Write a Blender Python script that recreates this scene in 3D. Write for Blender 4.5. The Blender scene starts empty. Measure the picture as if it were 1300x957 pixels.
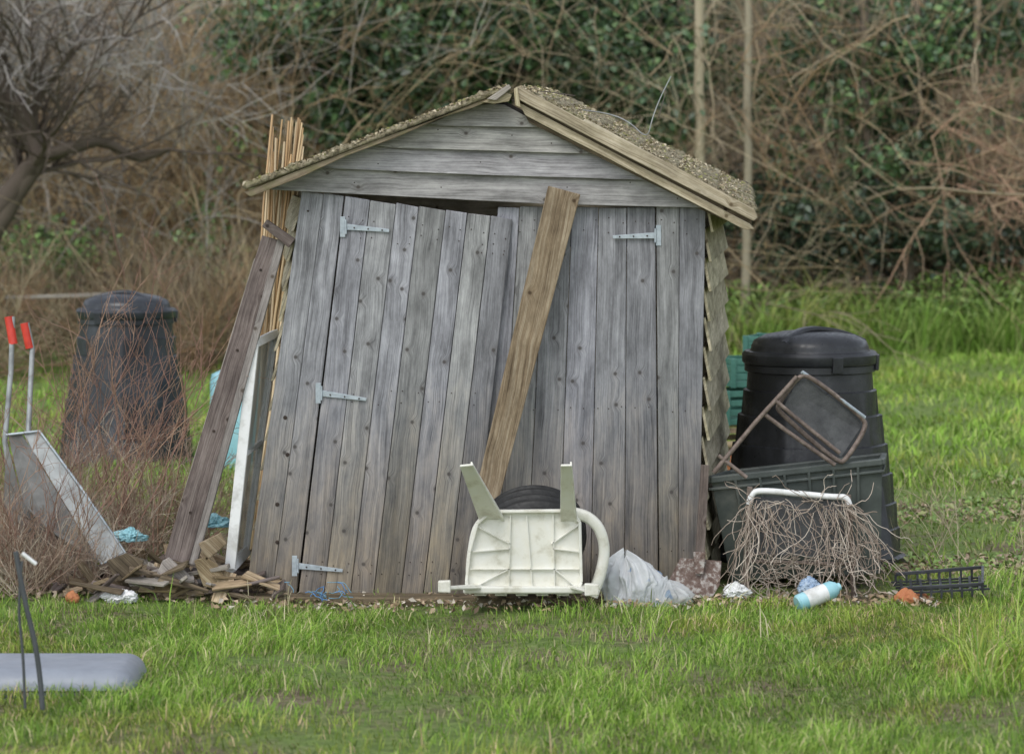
import bpy, math, random
import numpy as np
from mathutils import Vector, Matrix, noise
random.seed(7); rng=np.random.default_rng(7)
scene=bpy.context.scene
D0=14.0; H0=1.94; FPX=4200.0
def W(u,v,y=0.0):
    s=FPX/(D0+y)
    return Vector(((u-650)/s, y, H0-(v-173)/s))
def gz(x,y):
    z=0.012*math.sin(x*1.7+y*.9)+0.01*math.sin(y*2.3-x)
    if y>21: z+=(y-21)*0.5 if y<37 else 8.0
    if y<-1.2 and x>1.2: z+=min(.10,(x-1.2)*(-1.2-y)*.05)
    return z
def gz_np(x,y):
    z=0.012*np.sin(x*1.7+y*.9)+0.01*np.sin(y*2.3-x)
    z=z+np.where(y>21,np.where(y<37,(y-21)*0.5,8.0),0)
    z=z+np.where((y<-1.2)&(x>1.2),np.minimum(.10,(x-1.2)*(-1.2-y)*.05),0)
    return z
# ---------------------------------------------------------------- materials
def nd(nt,t,props=None,**ins):
    n=nt.nodes.new(t)
    for k,v in (props or {}).items(): setattr(n,k,v)
    for k,v in ins.items():
        key=int(k[1:]) if k[0]=='_' and k[1:].isdigit() else k.replace('_',' ')
        s=n.inputs[key]
        if isinstance(v,bpy.types.NodeSocket): nt.links.new(v,s)
        else: s.default_value=v
    return n
def newmat(name):
    m=bpy.data.materials.new(name); m.use_nodes=True; nt=m.node_tree; nt.nodes.clear()
    out=nt.nodes.new('ShaderNodeOutputMaterial'); b=nt.nodes.new('ShaderNodeBsdfPrincipled')
    nt.links.new(b.outputs[0],out.inputs[0]); return m,nt,b,out
def ramp(nt,fac,stops):
    r=nt.nodes.new('ShaderNodeValToRGB'); e=r.color_ramp.elements
    while len(e)<len(stops): e.new(.5)
    for i,(p,c) in enumerate(stops):
        e[i].position=p; e[i].color=(c[0],c[1],c[2],1) if not isinstance(c,(int,float)) else (c,c,c,1)
    nt.links.new(fac,r.inputs[0]); return r.outputs[0]
def math_(nt,op,a,b=0.0,c=None):
    n=nt.nodes.new('ShaderNodeMath'); n.operation=op
    for i,v in enumerate((a,b) if c is None else (a,b,c)):
        if isinstance(v,bpy.types.NodeSocket): nt.links.new(v,n.inputs[i])
        else: n.inputs[i].default_value=v
    return n.outputs[0]
def mix(nt,fac,a,b,mode='MIX'):
    n=nt.nodes.new('ShaderNodeMix'); n.data_type='RGBA'; n.blend_type=mode
    for i,v in ((0,fac),(6,a),(7,b)):
        if isinstance(v,bpy.types.NodeSocket): nt.links.new(v,n.inputs[i])
        else: n.inputs[i].default_value=v if i==0 else (v[0],v[1],v[2],1)
    return n.outputs[2]
def mottled(name,stops,scale=8,rough=.6,bump=.2,metal=0,bscale=None,spec=.5,dist=.01,detail=6):
    m,nt,b,o=newmat(name)
    tc=nd(nt,'ShaderNodeNewGeometry')
    n1=nd(nt,'ShaderNodeTexNoise',Vector=tc.outputs['Position'],Scale=scale,Detail=detail,Roughness=.65)
    nt.links.new(ramp(nt,n1.outputs[0],stops),b.inputs['Base Color'])
    n2=nd(nt,'ShaderNodeTexNoise',Vector=tc.outputs['Position'],Scale=bscale or scale*3,Detail=5)
    bp=nd(nt,'ShaderNodeBump',Strength=bump,Distance=dist,Height=n2.outputs[0])
    nt.links.new(bp.outputs[0],b.inputs['Normal'])
    rr=ramp(nt,n2.outputs[0],[(.3,max(0,rough-.12)),(.7,min(1,rough+.12))])
    nt.links.new(rr,b.inputs['Roughness'])
    b.inputs['Metallic'].default_value=metal; b.inputs['Specular IOR Level'].default_value=spec
    return m
def colmat(name,rough=.6,transl=0,spec=.3):
    m,nt,b,o=newmat(name)
    a=nd(nt,'ShaderNodeAttribute',{'attribute_name':'Col'})
    nt.links.new(a.outputs[0],b.inputs['Base Color']); b.inputs['Roughness'].default_value=rough
    b.inputs['Specular IOR Level'].default_value=spec
    if transl>0:
        t=nd(nt,'ShaderNodeBsdfTranslucent',Color=a.outputs[0])
        mx=nd(nt,'ShaderNodeMixShader',_0=transl,_1=b.outputs[0],_2=t.outputs[0])
        nt.links.new(mx.outputs[0],o.inputs[0])
    return m
def wood(name,dark,mid,light,brown=None,brown_h=.5,knots=True,streak=1.0,var=.35,rough=.8,moss=0,kn=.60,contrast=1.0):
    m,nt,b,o=newmat(name)
    uv=nd(nt,'ShaderNodeUVMap'); oi=nd(nt,'ShaderNodeObjectInfo')
    off=nd(nt,'ShaderNodeCombineXYZ',X=math_(nt,'MULTIPLY',oi.outputs['Random'],37.0),Y=math_(nt,'MULTIPLY',oi.outputs['Random'],91.0))
    v=nd(nt,'ShaderNodeVectorMath',{'operation':'ADD'},_0=uv.outputs[0],_1=off.outputs[0])
    sep=nd(nt,'ShaderNodeSeparateXYZ',_0=v.outputs[0])
    u_,v_=sep.outputs[0],sep.outputs[1]
    vor=nd(nt,'ShaderNodeTexVoronoi',{'voronoi_dimensions':'2D'},Vector=v.outputs[0],Scale=7.5,Randomness=1.0)
    dst=vor.outputs['Distance']
    pick=nd(nt,'ShaderNodeSeparateXYZ',_0=vor.outputs['Color']).outputs[0]
    has=math_(nt,'GREATER_THAN',pick,kn)
    halo=math_(nt,'MULTIPLY',nd(nt,'ShaderNodeMapRange',{'interpolation_type':'SMOOTHSTEP'},Value=dst,From_Min=.0,From_Max=.30,To_Min=1.0,To_Max=0.0).outputs[0],has)
    wob=nd(nt,'ShaderNodeTexNoise',{'noise_dimensions':'2D'},Vector=v.outputs[0],Scale=3.0,Detail=2)
    v2=math_(nt,'ADD',v_,math_(nt,'ADD',math_(nt,'MULTIPLY',halo,.018),math_(nt,'MULTIPLY',wob.outputs[0],.03)))
    c1=nd(nt,'ShaderNodeCombineXYZ',X=math_(nt,'MULTIPLY',u_,2.6),Y=math_(nt,'MULTIPLY',v2,210.0))
    g1=nd(nt,'ShaderNodeTexNoise',{'noise_dimensions':'2D'},Vector=c1.outputs[0],Scale=1.0,Detail=4,Roughness=.7).outputs[0]
    c2=nd(nt,'ShaderNodeCombineXYZ',X=math_(nt,'MULTIPLY',u_,1.3),Y=math_(nt,'MULTIPLY',v2,45.0))
    g2=nd(nt,'ShaderNodeTexNoise',{'noise_dimensions':'2D'},Vector=c2.outputs[0],Scale=1.0,Detail=3).outputs[0]
    c3=nd(nt,'ShaderNodeCombineXYZ',X=math_(nt,'MULTIPLY',u_,4.0),Y=math_(nt,'MULTIPLY',v_,13.0))
    g3=nd(nt,'ShaderNodeTexNoise',{'noise_dimensions':'2D'},Vector=c3.outputs[0],Scale=1.0,Detail=6,Roughness=.72).outputs[0]
    f=math_(nt,'ADD',math_(nt,'MULTIPLY',g1,.5),math_(nt,'ADD',math_(nt,'MULTIPLY',g2,.28),math_(nt,'MULTIPLY',g3,.22)))
    col=ramp(nt,f,[(.35,dark),(.49,mid),(.64,light)])
    blot=nd(nt,'ShaderNodeMapRange',Value=g3,From_Min=.3,From_Max=.7,To_Min=.68,To_Max=1.32).outputs[0]
    bl=nd(nt,'ShaderNodeCombineColor',_0=blot,_1=blot,_2=blot)
    col=mix(nt,.8*contrast,col,bl.outputs[0],'MULTIPLY')
    if brown:
        pos=nd(nt,'ShaderNodeSeparateXYZ',_0=nd(nt,'ShaderNodeNewGeometry').outputs['Position'])
        bh=nd(nt,'ShaderNodeMapRange',Value=math_(nt,'ADD',pos.outputs[2],math_(nt,'MULTIPLY',math_(nt,'SUBTRACT',g3,.5),-1.2)),From_Min=0.0,From_Max=brown_h,To_Min=.9,To_Max=.0)
        bc=mix(nt,1.0,col,brown,'MULTIPLY')
        col=mix(nt,bh.outputs[0],col,bc)
    tone=nd(nt,'ShaderNodeMapRange',Value=oi.outputs['Random'],To_Min=1-var,To_Max=1+var*.6)
    tcol=nd(nt,'ShaderNodeCombineColor',_0=tone.outputs[0],_1=tone.outputs[0],_2=math_(nt,'MULTIPLY',tone.outputs[0],math_(nt,'ADD',.94,math_(nt,'MULTIPLY',math_(nt,'FRACT',math_(nt,'MULTIPLY',oi.outputs['Random'],7.3)),.10))))
    col=mix(nt,1.0,col,tcol.outputs[0],'MULTIPLY')
    if knots:
        core=math_(nt,'MULTIPLY',nd(nt,'ShaderNodeMapRange',{'interpolation_type':'SMOOTHSTEP'},Value=dst,From_Min=.03,From_Max=.085,To_Min=1.0,To_Max=0.0).outputs[0],has)
        col=mix(nt,math_(nt,'MULTIPLY',core,.85),col,(dark[0]*.38,dark[1]*.34,dark[2]*.30))
        col=mix(nt,math_(nt,'MULTIPLY',math_(nt,'MULTIPLY',halo,halo),.32),col,(dark[0]*.9,dark[1]*.8,dark[2]*.7))
    crack=ramp(nt,g1,[(.25,1.0),(.31,0.0)])
    col=mix(nt,math_(nt,'MULTIPLY',crack,.7*streak),col,(dark[0]*.3,dark[1]*.28,dark[2]*.27))
    if moss:
        g4=nd(nt,'ShaderNodeTexNoise',Vector=nd(nt,'ShaderNodeNewGeometry').outputs['Position'],Scale=14.0,Detail=6,Roughness=.7).outputs[0]
        col=mix(nt,math_(nt,'MULTIPLY',ramp(nt,g4,[(.48,0.0),(.62,1.0)]),moss),col,(.17,.17,.07))
    nt.links.new(col,b.inputs['Base Color']); b.inputs['Roughness'].default_value=rough
    b.inputs['Specular IOR Level'].default_value=.25
    bp=nd(nt,'ShaderNodeBump',Strength=.5,Distance=.003,Height=f)
    nt.links.new(bp.outputs[0],b.inputs['Normal'])
    return m
M_grey=wood('weathered_grey_wood',(.135,.135,.143),(.255,.257,.272),(.375,.378,.398),brown=(.78,.64,.45),brown_h=.9,var=.22)
M_gable=wood('weathered_gable_wood',(.17,.163,.158),(.31,.302,.298),(.45,.44,.43),var=.2)
M_side=wood('tan_weatherboard',(.20,.17,.115),(.40,.355,.25),(.54,.49,.37),var=.2,moss=.2)
M_fascia=wood('pale_bargeboard',(.20,.16,.10),(.42,.355,.24),(.58,.52,.39),var=.1,moss=.12,kn=.9)
M_fold=wood('rotten_roof_edge',(.10,.075,.05),(.24,.19,.125),(.40,.34,.24),var=.1,moss=.5,kn=.9)
M_brace=wood('brown_plank_wood',(.10,.070,.042),(.24,.18,.112),(.38,.32,.225),var=.1,kn=.75)
M_post=wood('dark_post_wood',(.07,.053,.047),(.16,.127,.113),(.26,.22,.195),var=.2)
M_postl=wood('light_post_wood',(.16,.14,.125),(.28,.25,.225),(.40,.37,.335),var=.2)
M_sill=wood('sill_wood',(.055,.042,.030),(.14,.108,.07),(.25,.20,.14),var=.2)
M_scrap=wood('scrap_wood',(.12,.085,.055),(.30,.22,.14),(.50,.41,.29),var=.7,moss=.12)
M_dark=mottled('dark_interior_shade',[(.3,(.012,.010,.008)),(.7,(.03,.025,.02))])  # near-black colour stands in for the shade inside the shed
M_galv=mottled('galvanised_steel',[(.3,(.34,.39,.43)),(.7,(.52,.58,.62))],30,.45,.15,.3)
M_galvd=mottled('dull_galvanised_sheet',[(.3,(.22,.23,.23)),(.5,(.36,.38,.38)),(.7,(.48,.50,.50))],9,.5,.2,.2)
M_galvs=mottled('shaded_sheet',[(.3,(.10,.095,.085)),(.5,(.17,.17,.165)),(.7,(.27,.27,.26))],7,.6,.2,.1)  # darker galvanised copy, shade of the barrow's inside put into the colour
M_nail=mottled('rusty_nail',[(.3,(.02,.012,.01)),(.7,(.05,.03,.02))],50,.7)
M_white=mottled('white_plastic',[(.32,(.58,.56,.46)),(.48,(.78,.77,.69)),(.7,(.82,.82,.77))],11,.42,.06)
M_wpaint=mottled('white_painted_frame',[(.3,(.55,.55,.52)),(.5,(.80,.81,.80)),(.7,(.84,.84,.84))],14,.45,.15)
M_black=mottled('black_plastic',[(.3,(.016,.017,.019)),(.5,(.027,.029,.033)),(.7,(.058,.061,.069))],5,.38,.12,bscale=60,dist=.003)
M_blackd=mottled('dusty_black_plastic',[(.3,(.018,.020,.025)),(.5,(.028,.032,.039)),(.7,(.058,.065,.078))],5,.38,.12)
M_rubber=mottled('tyre_rubber',[(.3,(.010,.010,.010)),(.7,(.026,.026,.025))],20,.6,.3)
M_tub=mottled('grey_green_plastic',[(.3,(.042,.050,.046)),(.55,(.078,.092,.084)),(.75,(.16,.165,.14))],5,.5,.2)
M_rust=mottled('rusty_brown_tube',[(.3,(.09,.065,.053)),(.55,(.20,.155,.13)),(.75,(.33,.27,.23))],30,.6,.3,metal=.1)
M_rustp=mottled('rust_flaked_steel',[(.35,(.09,.055,.042)),(.5,(.17,.12,.10)),(.60,(.40,.37,.34))],34,.8,.5)
M_fabric=mottled('charcoal_fabric',[(.3,(.06,.062,.066)),(.7,(.13,.133,.136))],14,.85,.3,bscale=160)
M_net=colmat('twine_net',.85)
M_red=mottled('red_rubber_grip',[(.3,(.55,.04,.025)),(.7,(.72,.07,.045))],20,.4,.05)
M_cyan=mottled('cyan_plastic',[(.3,(.22,.52,.60)),(.7,(.42,.70,.76))],12,.4,.1)
M_green=mottled('green_crate_plastic',[(.3,(.035,.13,.10)),(.7,(.075,.21,.17))],10,.5,.1)
M_greybin=mottled('grey_plastic_lid',[(.3,(.22,.24,.28)),(.7,(.31,.34,.39))],5,.45,.1)
M_greybd=mottled('dark_grey_plastic',[(.3,(.05,.055,.06)),(.7,(.09,.097,.105))],5,.5,.1)
M_terra=mottled('terracotta',[(.3,(.40,.13,.05)),(.7,(.52,.22,.1))],10,.8,.2)
M_cane=colmat('bamboo_cane',.6); M_twig=colmat('bark_twig',.85,0,.15)
M_leaf=colmat('leaf',.36,.0,.5); M_grass=colmat('grass_blade',.55,.25,.25)
M_dry=colmat('dry_leaf',.9,0,.1)
M_wire=mottled('rusty_wire',[(.3,(.05,.04,.035)),(.7,(.16,.13,.11))],20,.6)
def roofmat():
    m,nt,b,o=newmat('mossy_roof_felt')
    p=nd(nt,'ShaderNodeNewGeometry').outputs['Position']
    n=nd(nt,'ShaderNodeTexNoise',Vector=p,Scale=45.0,Detail=8,Roughness=.8).outputs[0]
    c=ramp(nt,n,[(.36,(.06,.05,.036)),(.45,(.20,.17,.11)),(.53,(.38,.33,.22)),(.66,(.56,.51,.38))])
    n2=nd(nt,'ShaderNodeTexNoise',Vector=p,Scale=9.0,Detail=6,Roughness=.7).outputs[0]
    c=mix(nt,ramp(nt,n2,[(.48,0.0),(.62,.55)]),c,(.20,.20,.07))
    nt.links.new(c,b.inputs['Base Color']); b.inputs['Roughness'].default_value=.95
    nt.links.new(nd(nt,'ShaderNodeBump',Strength=1.0,Distance=.015,Height=n).outputs[0],b.inputs['Normal']); return m
M_roof=roofmat()
def groundmat():
    m,nt,b,o=newmat('ground_soil_and_turf')
    p=nd(nt,'ShaderNodeNewGeometry').outputs['Position']; s=nd(nt,'ShaderNodeSeparateXYZ',_0=p)
    n=nd(nt,'ShaderNodeTexNoise',Vector=p,Scale=22.0,Detail=8,Roughness=.75).outputs[0]
    soil=ramp(nt,n,[(.32,(.06,.045,.027)),(.5,(.17,.135,.08)),(.7,(.32,.27,.18))])
    turf=ramp(nt,n,[(.32,(.055,.085,.02)),(.5,(.145,.22,.045)),(.7,(.26,.33,.10))])
    n2=nd(nt,'ShaderNodeTexNoise',Vector=p,Scale=1.6,Detail=5,Roughness=.65).outputs[0]
    f=ramp(nt,n2,[(.40,0.0),(.54,1.0)])
    left=math_(nt,'MULTIPLY',math_(nt,'LESS_THAN',s.outputs[0],-1.0),math_(nt,'MULTIPLY',math_(nt,'GREATER_THAN',s.outputs[1],.0),math_(nt,'LESS_THAN',s.outputs[1],2.2)))
    wood_=math_(nt,'GREATER_THAN',math_(nt,'ADD',s.outputs[1],n2),17.6)
    far=math_(nt,'GREATER_THAN',s.outputs[1],3.5)
    f=math_(nt,'MAXIMUM',f,math_(nt,'MULTIPLY',far,.95))
    f=math_(nt,'MULTIPLY',f,math_(nt,'SUBTRACT',1.0,math_(nt,'MAXIMUM',math_(nt,'MULTIPLY',left,.85),wood_)))
    nl=nd(nt,'ShaderNodeTexNoise',Vector=p,Scale=5.0,Detail=8,Roughness=.75).outputs[0]
    litter=ramp(nt,nl,[(.34,(.02,.017,.010)),(.5,(.075,.060,.036)),(.66,(.18,.145,.09))])
    c=mix(nt,wood_,mix(nt,f,soil,turf),litter)
    nt.links.new(c,b.inputs['Base Color']); b.inputs['Roughness'].default_value=.95
    nt.links.new(nd(nt,'ShaderNodeBump',Strength=.8,Distance=.02,Height=n).outputs[0],b.inputs['Normal']); return m
M_ground=groundmat()
# ---------------------------------------------------------------- mesh helpers
def E(name):
    e=bpy.data.objects.new(name,None); scene.collection.objects.link(e); e.empty_display_size=.1; return e
def link(ob,parent=None):
    scene.collection.objects.link(ob)
    if parent: ob.parent=parent
    return ob
def mesh_np(name,V,F,mat,col=None,smooth=False,parent=None):
    me=bpy.data.meshes.new(name); V=np.asarray(V,dtype=np.float32).reshape(-1,3); F=np.asarray(F,dtype=np.int32); k=F.shape[1]
    me.vertices.add(len(V)); me.vertices.foreach_set('co',V.ravel())
    me.loops.add(F.size); me.loops.foreach_set('vertex_index',F.ravel())
    me.polygons.add(len(F)); me.polygons.foreach_set('loop_start',np.arange(0,F.size,k,dtype=np.int32))
    try: me.polygons.foreach_set('loop_total',np.full(len(F),k,dtype=np.int32))
    except Exception: pass
    if smooth: me.polygons.foreach_set('use_smooth',np.ones(len(F),dtype=bool))
    me.update(calc_edges=True)
    if col is not None:
        a=me.color_attributes.new('Col','FLOAT_COLOR','POINT')
        c=np.ones((len(V),4),dtype=np.float32); c[:,:3]=col; a.data.foreach_set('color',c.ravel())
    me.materials.append(mat); return link(bpy.data.objects.new(name,me),parent)
def norm(a): return a/np.maximum(np.linalg.norm(a,axis=-1,keepdims=True),1e-9)
def tubes(name,Ps,Rs,Cs,mat,sides=3,parent=None):
    VV=[];FF=[];CC=[];base=0
    for P,R,C in zip(Ps,Rs,Cs):
        N,K,_=P.shape
        T=norm(np.gradient(P,axis=1)); ref=norm(rng.normal(0,1,(N,1,3)))
        A=norm(np.cross(T,np.broadcast_to(ref,T.shape))); B=np.cross(T,A)
        th=np.arange(sides)/sides*2*np.pi
        ring=P[:,:,None,:]+R[:,:,None,None]*(A[:,:,None,:]*np.cos(th)[None,None,:,None]+B[:,:,None,:]*np.sin(th)[None,None,:,None])
        idx=np.arange(N*K*sides).reshape(N,K,sides)+base
        a=idx[:,:-1,:];b=np.roll(a,-1,2);d=idx[:,1:,:];c=np.roll(d,-1,2)
        FF.append(np.stack([a,b,c,d],-1).reshape(-1,4)); VV.append(ring.reshape(-1,3))
        CC.append(np.repeat(C,K*sides,axis=0)); base+=N*K*sides
    return mesh_np(name,np.concatenate(VV),np.concatenate(FF),mat,np.concatenate(CC),True,parent)
def grow(start,d,length,K,wander,grav):
    N=len(start); P=np.zeros((N,K,3)); P[:,0]=start; d=norm(d); st=(np.asarray(length)/(K-1))[:,None]
    for k in range(1,K):
        d=norm(d+rng.normal(0,wander,(N,3))+np.array([0,0,-grav])); P[:,k]=P[:,k-1]+d*st
    return P
def kids(P,M,L,K,wander,grav,spread=.9,up=.2,kmin=1):
    N,KK,_=P.shape; i=np.repeat(np.arange(N),M); k=rng.integers(kmin,KK,len(i))
    s=P[i,k]; pd=norm(P[i,k]-P[i,k-1])
    d=pd+norm(rng.normal(0,1,pd.shape))*spread+np.array([0,0,up])
    return grow(s,d,L*rng.uniform(.4,1.3,len(i)),K,wander,grav),i
def taper(N,K,r0,r1): return np.asarray(r0).reshape(-1,1)*np.ones((N,1))*np.linspace(1,r1,K)[None,:]
def pal(cols,n,var=.25):
    c=np.array(cols)[rng.integers(0,len(cols),n)]; return c*rng.uniform(1-var,1+var,(n,1))
def leaves(name,C,S,cols,mat,aspect=.75,parent=None,flat=0):
    N=len(C); a=norm(rng.normal(0,1,(N,3))+np.array([0,0,-.4])); n=norm(rng.normal(0,1,(N,3))+np.array([0,-.5,.6+flat]))
    b=norm(np.cross(n,a)); a=np.cross(b,n)
    S=S[:,None]; nn=n*S*.18
    V=np.stack([C-a*S*.5,C+b*S*aspect*.5-a*S*.05+nn,C+a*S*.6,C-b*S*aspect*.5-a*S*.05+nn],1)
    idx=np.arange(N*4).reshape(N,4)
    F=np.concatenate([idx[:,[0,1,2]],idx[:,[0,2,3]]])
    return mesh_np(name,V.reshape(-1,3),F,mat,np.repeat(cols,4,axis=0),False,parent)
def finish_solid(me,ob,bevel):
    import bmesh
    bm=bmesh.new(); bm.from_mesh(me); bmesh.ops.recalc_face_normals(bm,faces=bm.faces); bm.to_mesh(me); bm.free()
    if bevel:
        md=ob.modifiers.new('bevel','BEVEL'); md.width=bevel; md.segments=2; md.limit_method='ANGLE'
    return ob
def board(name,pts,ext,grain,mat,parent=None,bevel=.003):
    pts=[Vector(p) for p in pts]; ext=Vector(ext); n=len(pts)
    vs=[tuple(p) for p in pts]+[tuple(p+ext) for p in pts]
    fs=[tuple(range(n)),tuple(range(2*n-1,n-1,-1))]+[(i,i+n,(i+1)%n+n,(i+1)%n) for i in range(n)]
    me=bpy.data.meshes.new(name); me.from_pydata(vs,[],fs); me.update()
    g=Vector(grain).normalized(); e=ext.normalized(); pr=g.cross(e).normalized()
    uvl=me.uv_layers.new(name='UVMap')
    for l in me.loops:
        p=me.vertices[l.vertex_index].co; uvl.data[l.index].uv=(p.dot(g),p.dot(pr)+p.dot(e)*.7)
    me.materials.append(mat); ob=link(bpy.data.objects.new(name,me),parent)
    return finish_solid(me,ob,bevel)
def beam(name,a,b,w0,w1,t0,t1,mat,parent=None,side=None,bevel=.003):
    a=Vector(a);b=Vector(b); d=(b-a).normalized(); s=Vector(side) if side is not None else Vector((0,1,0))
    x=d.cross(s).normalized(); s=x.cross(d).normalized()
    vs=[]
    for p,w,t in ((a,w0,t0),(b,w1,t1)):
        for i,j in ((-1,-1),(1,-1),(1,1),(-1,1)): vs.append(p+x*w*.5*i+s*t*.5*j)
    fs=[(0,1,2,3),(7,6,5,4)]+[(i,i+4,(i+1)%4+4,(i+1)%4) for i in range(4)]
    me=bpy.data.meshes.new(name); me.from_pydata([tuple(v) for v in vs],[],fs); me.update()
    uvl=me.uv_layers.new(name='UVMap')
    for l in me.loops:
        p=me.vertices[l.vertex_index].co; uvl.data[l.index].uv=(p.dot(d),p.dot(x)+p.dot(s))
    me.materials.append(mat); ob=link(bpy.data.objects.new(name,me),parent)
    return finish_solid(me,ob,bevel)
def tube(name,pts,r,mat,parent=None,smooth=True):
    cu=bpy.data.curves.new(name,'CURVE'); cu.dimensions='3D'; cu.bevel_depth=r; cu.bevel_resolution=3; cu.use_fill_caps=True
    sp=cu.splines.new('NURBS' if smooth else 'POLY'); sp.points.add(len(pts)-1)
    for i,p in enumerate(pts): sp.points[i].co=(*p,1)
    if smooth: sp.order_u=3; sp.use_endpoint_u=True; sp.resolution_u=6
    cu.materials.append(mat); return link(bpy.data.objects.new(name,cu),parent)
def lathe(name,prof,mat,parent=None,seg=64,mod=None,loc=(0,0,0)):
    V=[];F=[]
    for i,(r,z) in enumerate(prof):
        for j in range(seg):
            t=j/seg*2*math.pi; rr=r+(mod(t,z) if mod else 0); V.append((rr*math.cos(t)+loc[0],rr*math.sin(t)+loc[1],z+loc[2]))
    for i in range(len(prof)-1):
        for j in range(seg): F.append((i*seg+j,i*seg+(j+1)%seg,(i+1)*seg+(j+1)%seg,(i+1)*seg+j))
    ob=mesh_np(name,V,F,mat,None,True,parent)
    md=ob.modifiers.new('es','EDGE_SPLIT'); md.split_angle=math.radians(40); return ob
# ================================================================= GROUND
xs=np.unique(np.concatenate([np.linspace(-300,-12,25),np.linspace(-12,12,121),np.linspace(12,300,25)]))
ys=np.unique(np.concatenate([np.linspace(-60,-6,12),np.linspace(-6,26,161),np.linspace(26,60,18),np.linspace(60,300,12)]))
X,Y=np.meshgrid(xs,ys); Z=gz_np(X,Y); nx,ny=len(xs),len(ys)
idx=np.arange(nx*ny).reshape(ny,nx)
mesh_np('ground',np.stack([X,Y,Z],-1).reshape(-1,3),np.stack([idx[:-1,:-1],idx[:-1,1:],idx[1:,1:],idx[1:,:-1]],-1).reshape(-1,4),M_ground,None,True)
# ---- grass
def noise_grid(x,y,s,seed):
    r=np.random.default_rng(seed); out=np.zeros_like(x)
    for k in range(7):
        a=r.uniform(0,6.28); f=s*r.uniform(.6,1.8); out+=np.sin(x*np.cos(a)*f+y*np.sin(a)*f+r.uniform(0,6.28))
    return out/7**.5
def blades(n,x0,x1,y0,y1,h,w,spread_fn,pal_,hfn=None):
    x=rng.uniform(x0,x1,n); y=rng.uniform(y0,y1,n)
    keep=rng.uniform(0,1,n)<spread_fn(x,y); x=x[keep];y=y[keep]; n=len(x)
    cl=noise_grid(x,y,5,3); cl2=noise_grid(x,y,17,5)
    hh=h*rng.uniform(.4,1.3,n)*(1+.35*cl+.45*cl2).clip(.3,2.2)
    if hfn is not None: hh=hh*hfn(x,y)
    a=rng.uniform(0,6.28,n); side=np.stack([np.cos(a),np.sin(a),0*a],1)
    ln=rng.normal(0,.6,(n,2))+np.stack([.2*cl,.2*cl2],1)
    B=np.stack([x,y,gz_np(x,y)],1); ww=(w*rng.uniform(.6,1.3,n))[:,None]
    mid=B+np.stack([ln[:,0]*hh*.35,ln[:,1]*hh*.35,hh*.6],1); tip=B+np.stack([ln[:,0]*hh*1.1,ln[:,1]*hh*1.1,hh*(1-.3*np.abs(ln[:,0]).clip(0,1.3))],1)
    V=np.stack([B-side*ww*.5,B+side*ww*.5,mid-side*ww*.4,mid+side*ww*.4,tip],1)
    i=np.arange(n*5).reshape(n,5)
    F=np.concatenate([i[:,[0,1,3]],i[:,[0,3,2]],i[:,[2,3,4]]])
    c=pal(pal_,n,.28)*(1+.18*cl+.14*cl2)[:,None].clip(.5,1.5)
    yel=(noise_grid(x,y,2.2,11)+.5*noise_grid(x,y,9,12)>.6)[:,None]; c=np.where(yel,c*np.array([1.2,1.0,1.1]),c)
    return V.reshape(-1,3),F,np.repeat(c,5,axis=0)
G1=[(.20,.34,.045),(.26,.41,.06),(.15,.28,.038),(.33,.44,.10),(.23,.37,.06),(.50,.46,.25),(.28,.39,.09),(.12,.22,.04)]
G2=[(.21,.33,.055),(.25,.37,.07),(.17,.26,.05),(.42,.39,.20),(.32,.38,.12)]
G3=[(.22,.37,.055),(.27,.42,.07),(.19,.31,.05),(.34,.42,.12)]
def d_front(x,y): 
    a=np.where((x>-1.15)&(x<.95)&(y>-.12)&(y<1.9),0,1.0)
    b=np.where((x<-1.0)&(y>-.15),.15,1.0); b=np.where((x>.9)&(x<1.7)&(y>-.25),.30,b)
    e=np.where((y>-.50)&(x>-1.9)&(x<1.5),.55,1)
    bare=np.where((noise_grid(x,y,4,55)>1.15),.25,1)
    return a*b*e*bare*(.75+.5*noise_grid(x,y,3,21)).clip(.2,1)
def h_front(x,y): return np.where((y>-.45)&(x>-1.9)&(x<1.5),.65,1.0)
def d_mid(x,y):
    a=np.where((x>-1.15)&(x<1.1)&(y<1.9),0,1.0)
    left=np.where((x<-1.0)&(y<2.2),.22,1.0)
    right=np.where((x>1.1)&(y>.8)&(y<4.0),.38,1.0)
    return a*left*right*(.65+.6*noise_grid(x,y,3.5,22)).clip(.05,1)
def d_far(x,y): return (.85+.3*noise_grid(x,y,1.5,23)).clip(.4,1)*np.where((x<-1.5)&(y>9),.5,1)
parts=[blades(200000,-2.9,2.9,-4.6,.35,.041,.0042,d_front,G1,h_front),
       blades(70000,-3.6,3.6,.35,5,.050,.007,d_mid,G2),
       blades(90000,-6.5,6.5,4,17.2,.06,.014,d_far,G3),
       blades(9000,1.6,2.9,-4.2,-1.6,.13,.005,lambda x,y:(.2+.8*noise_grid(x,y,4,9)).clip(0,1),G1),
       blades(12000,-2.9,2.9,-4.4,.0,.10,.0045,lambda x,y:(noise_grid(x,y,7,33)-.8).clip(0,1),G1),
       blades(4500,-2.8,2.8,-3,.1,.10,.004,lambda x,y:(noise_grid(x,y,6,31)-.5).clip(0,1),[(.5,.46,.28),(.6,.55,.36),(.3,.38,.1)])]
VV=[];FF=[];CC=[];b0=0
for V,F,C in parts: VV.append(V);FF.append(F+b0);CC.append(C);b0+=len(V)
mesh_np('grass',np.concatenate(VV),np.concatenate(FF),M_grass,np.concatenate(CC),False)
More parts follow.
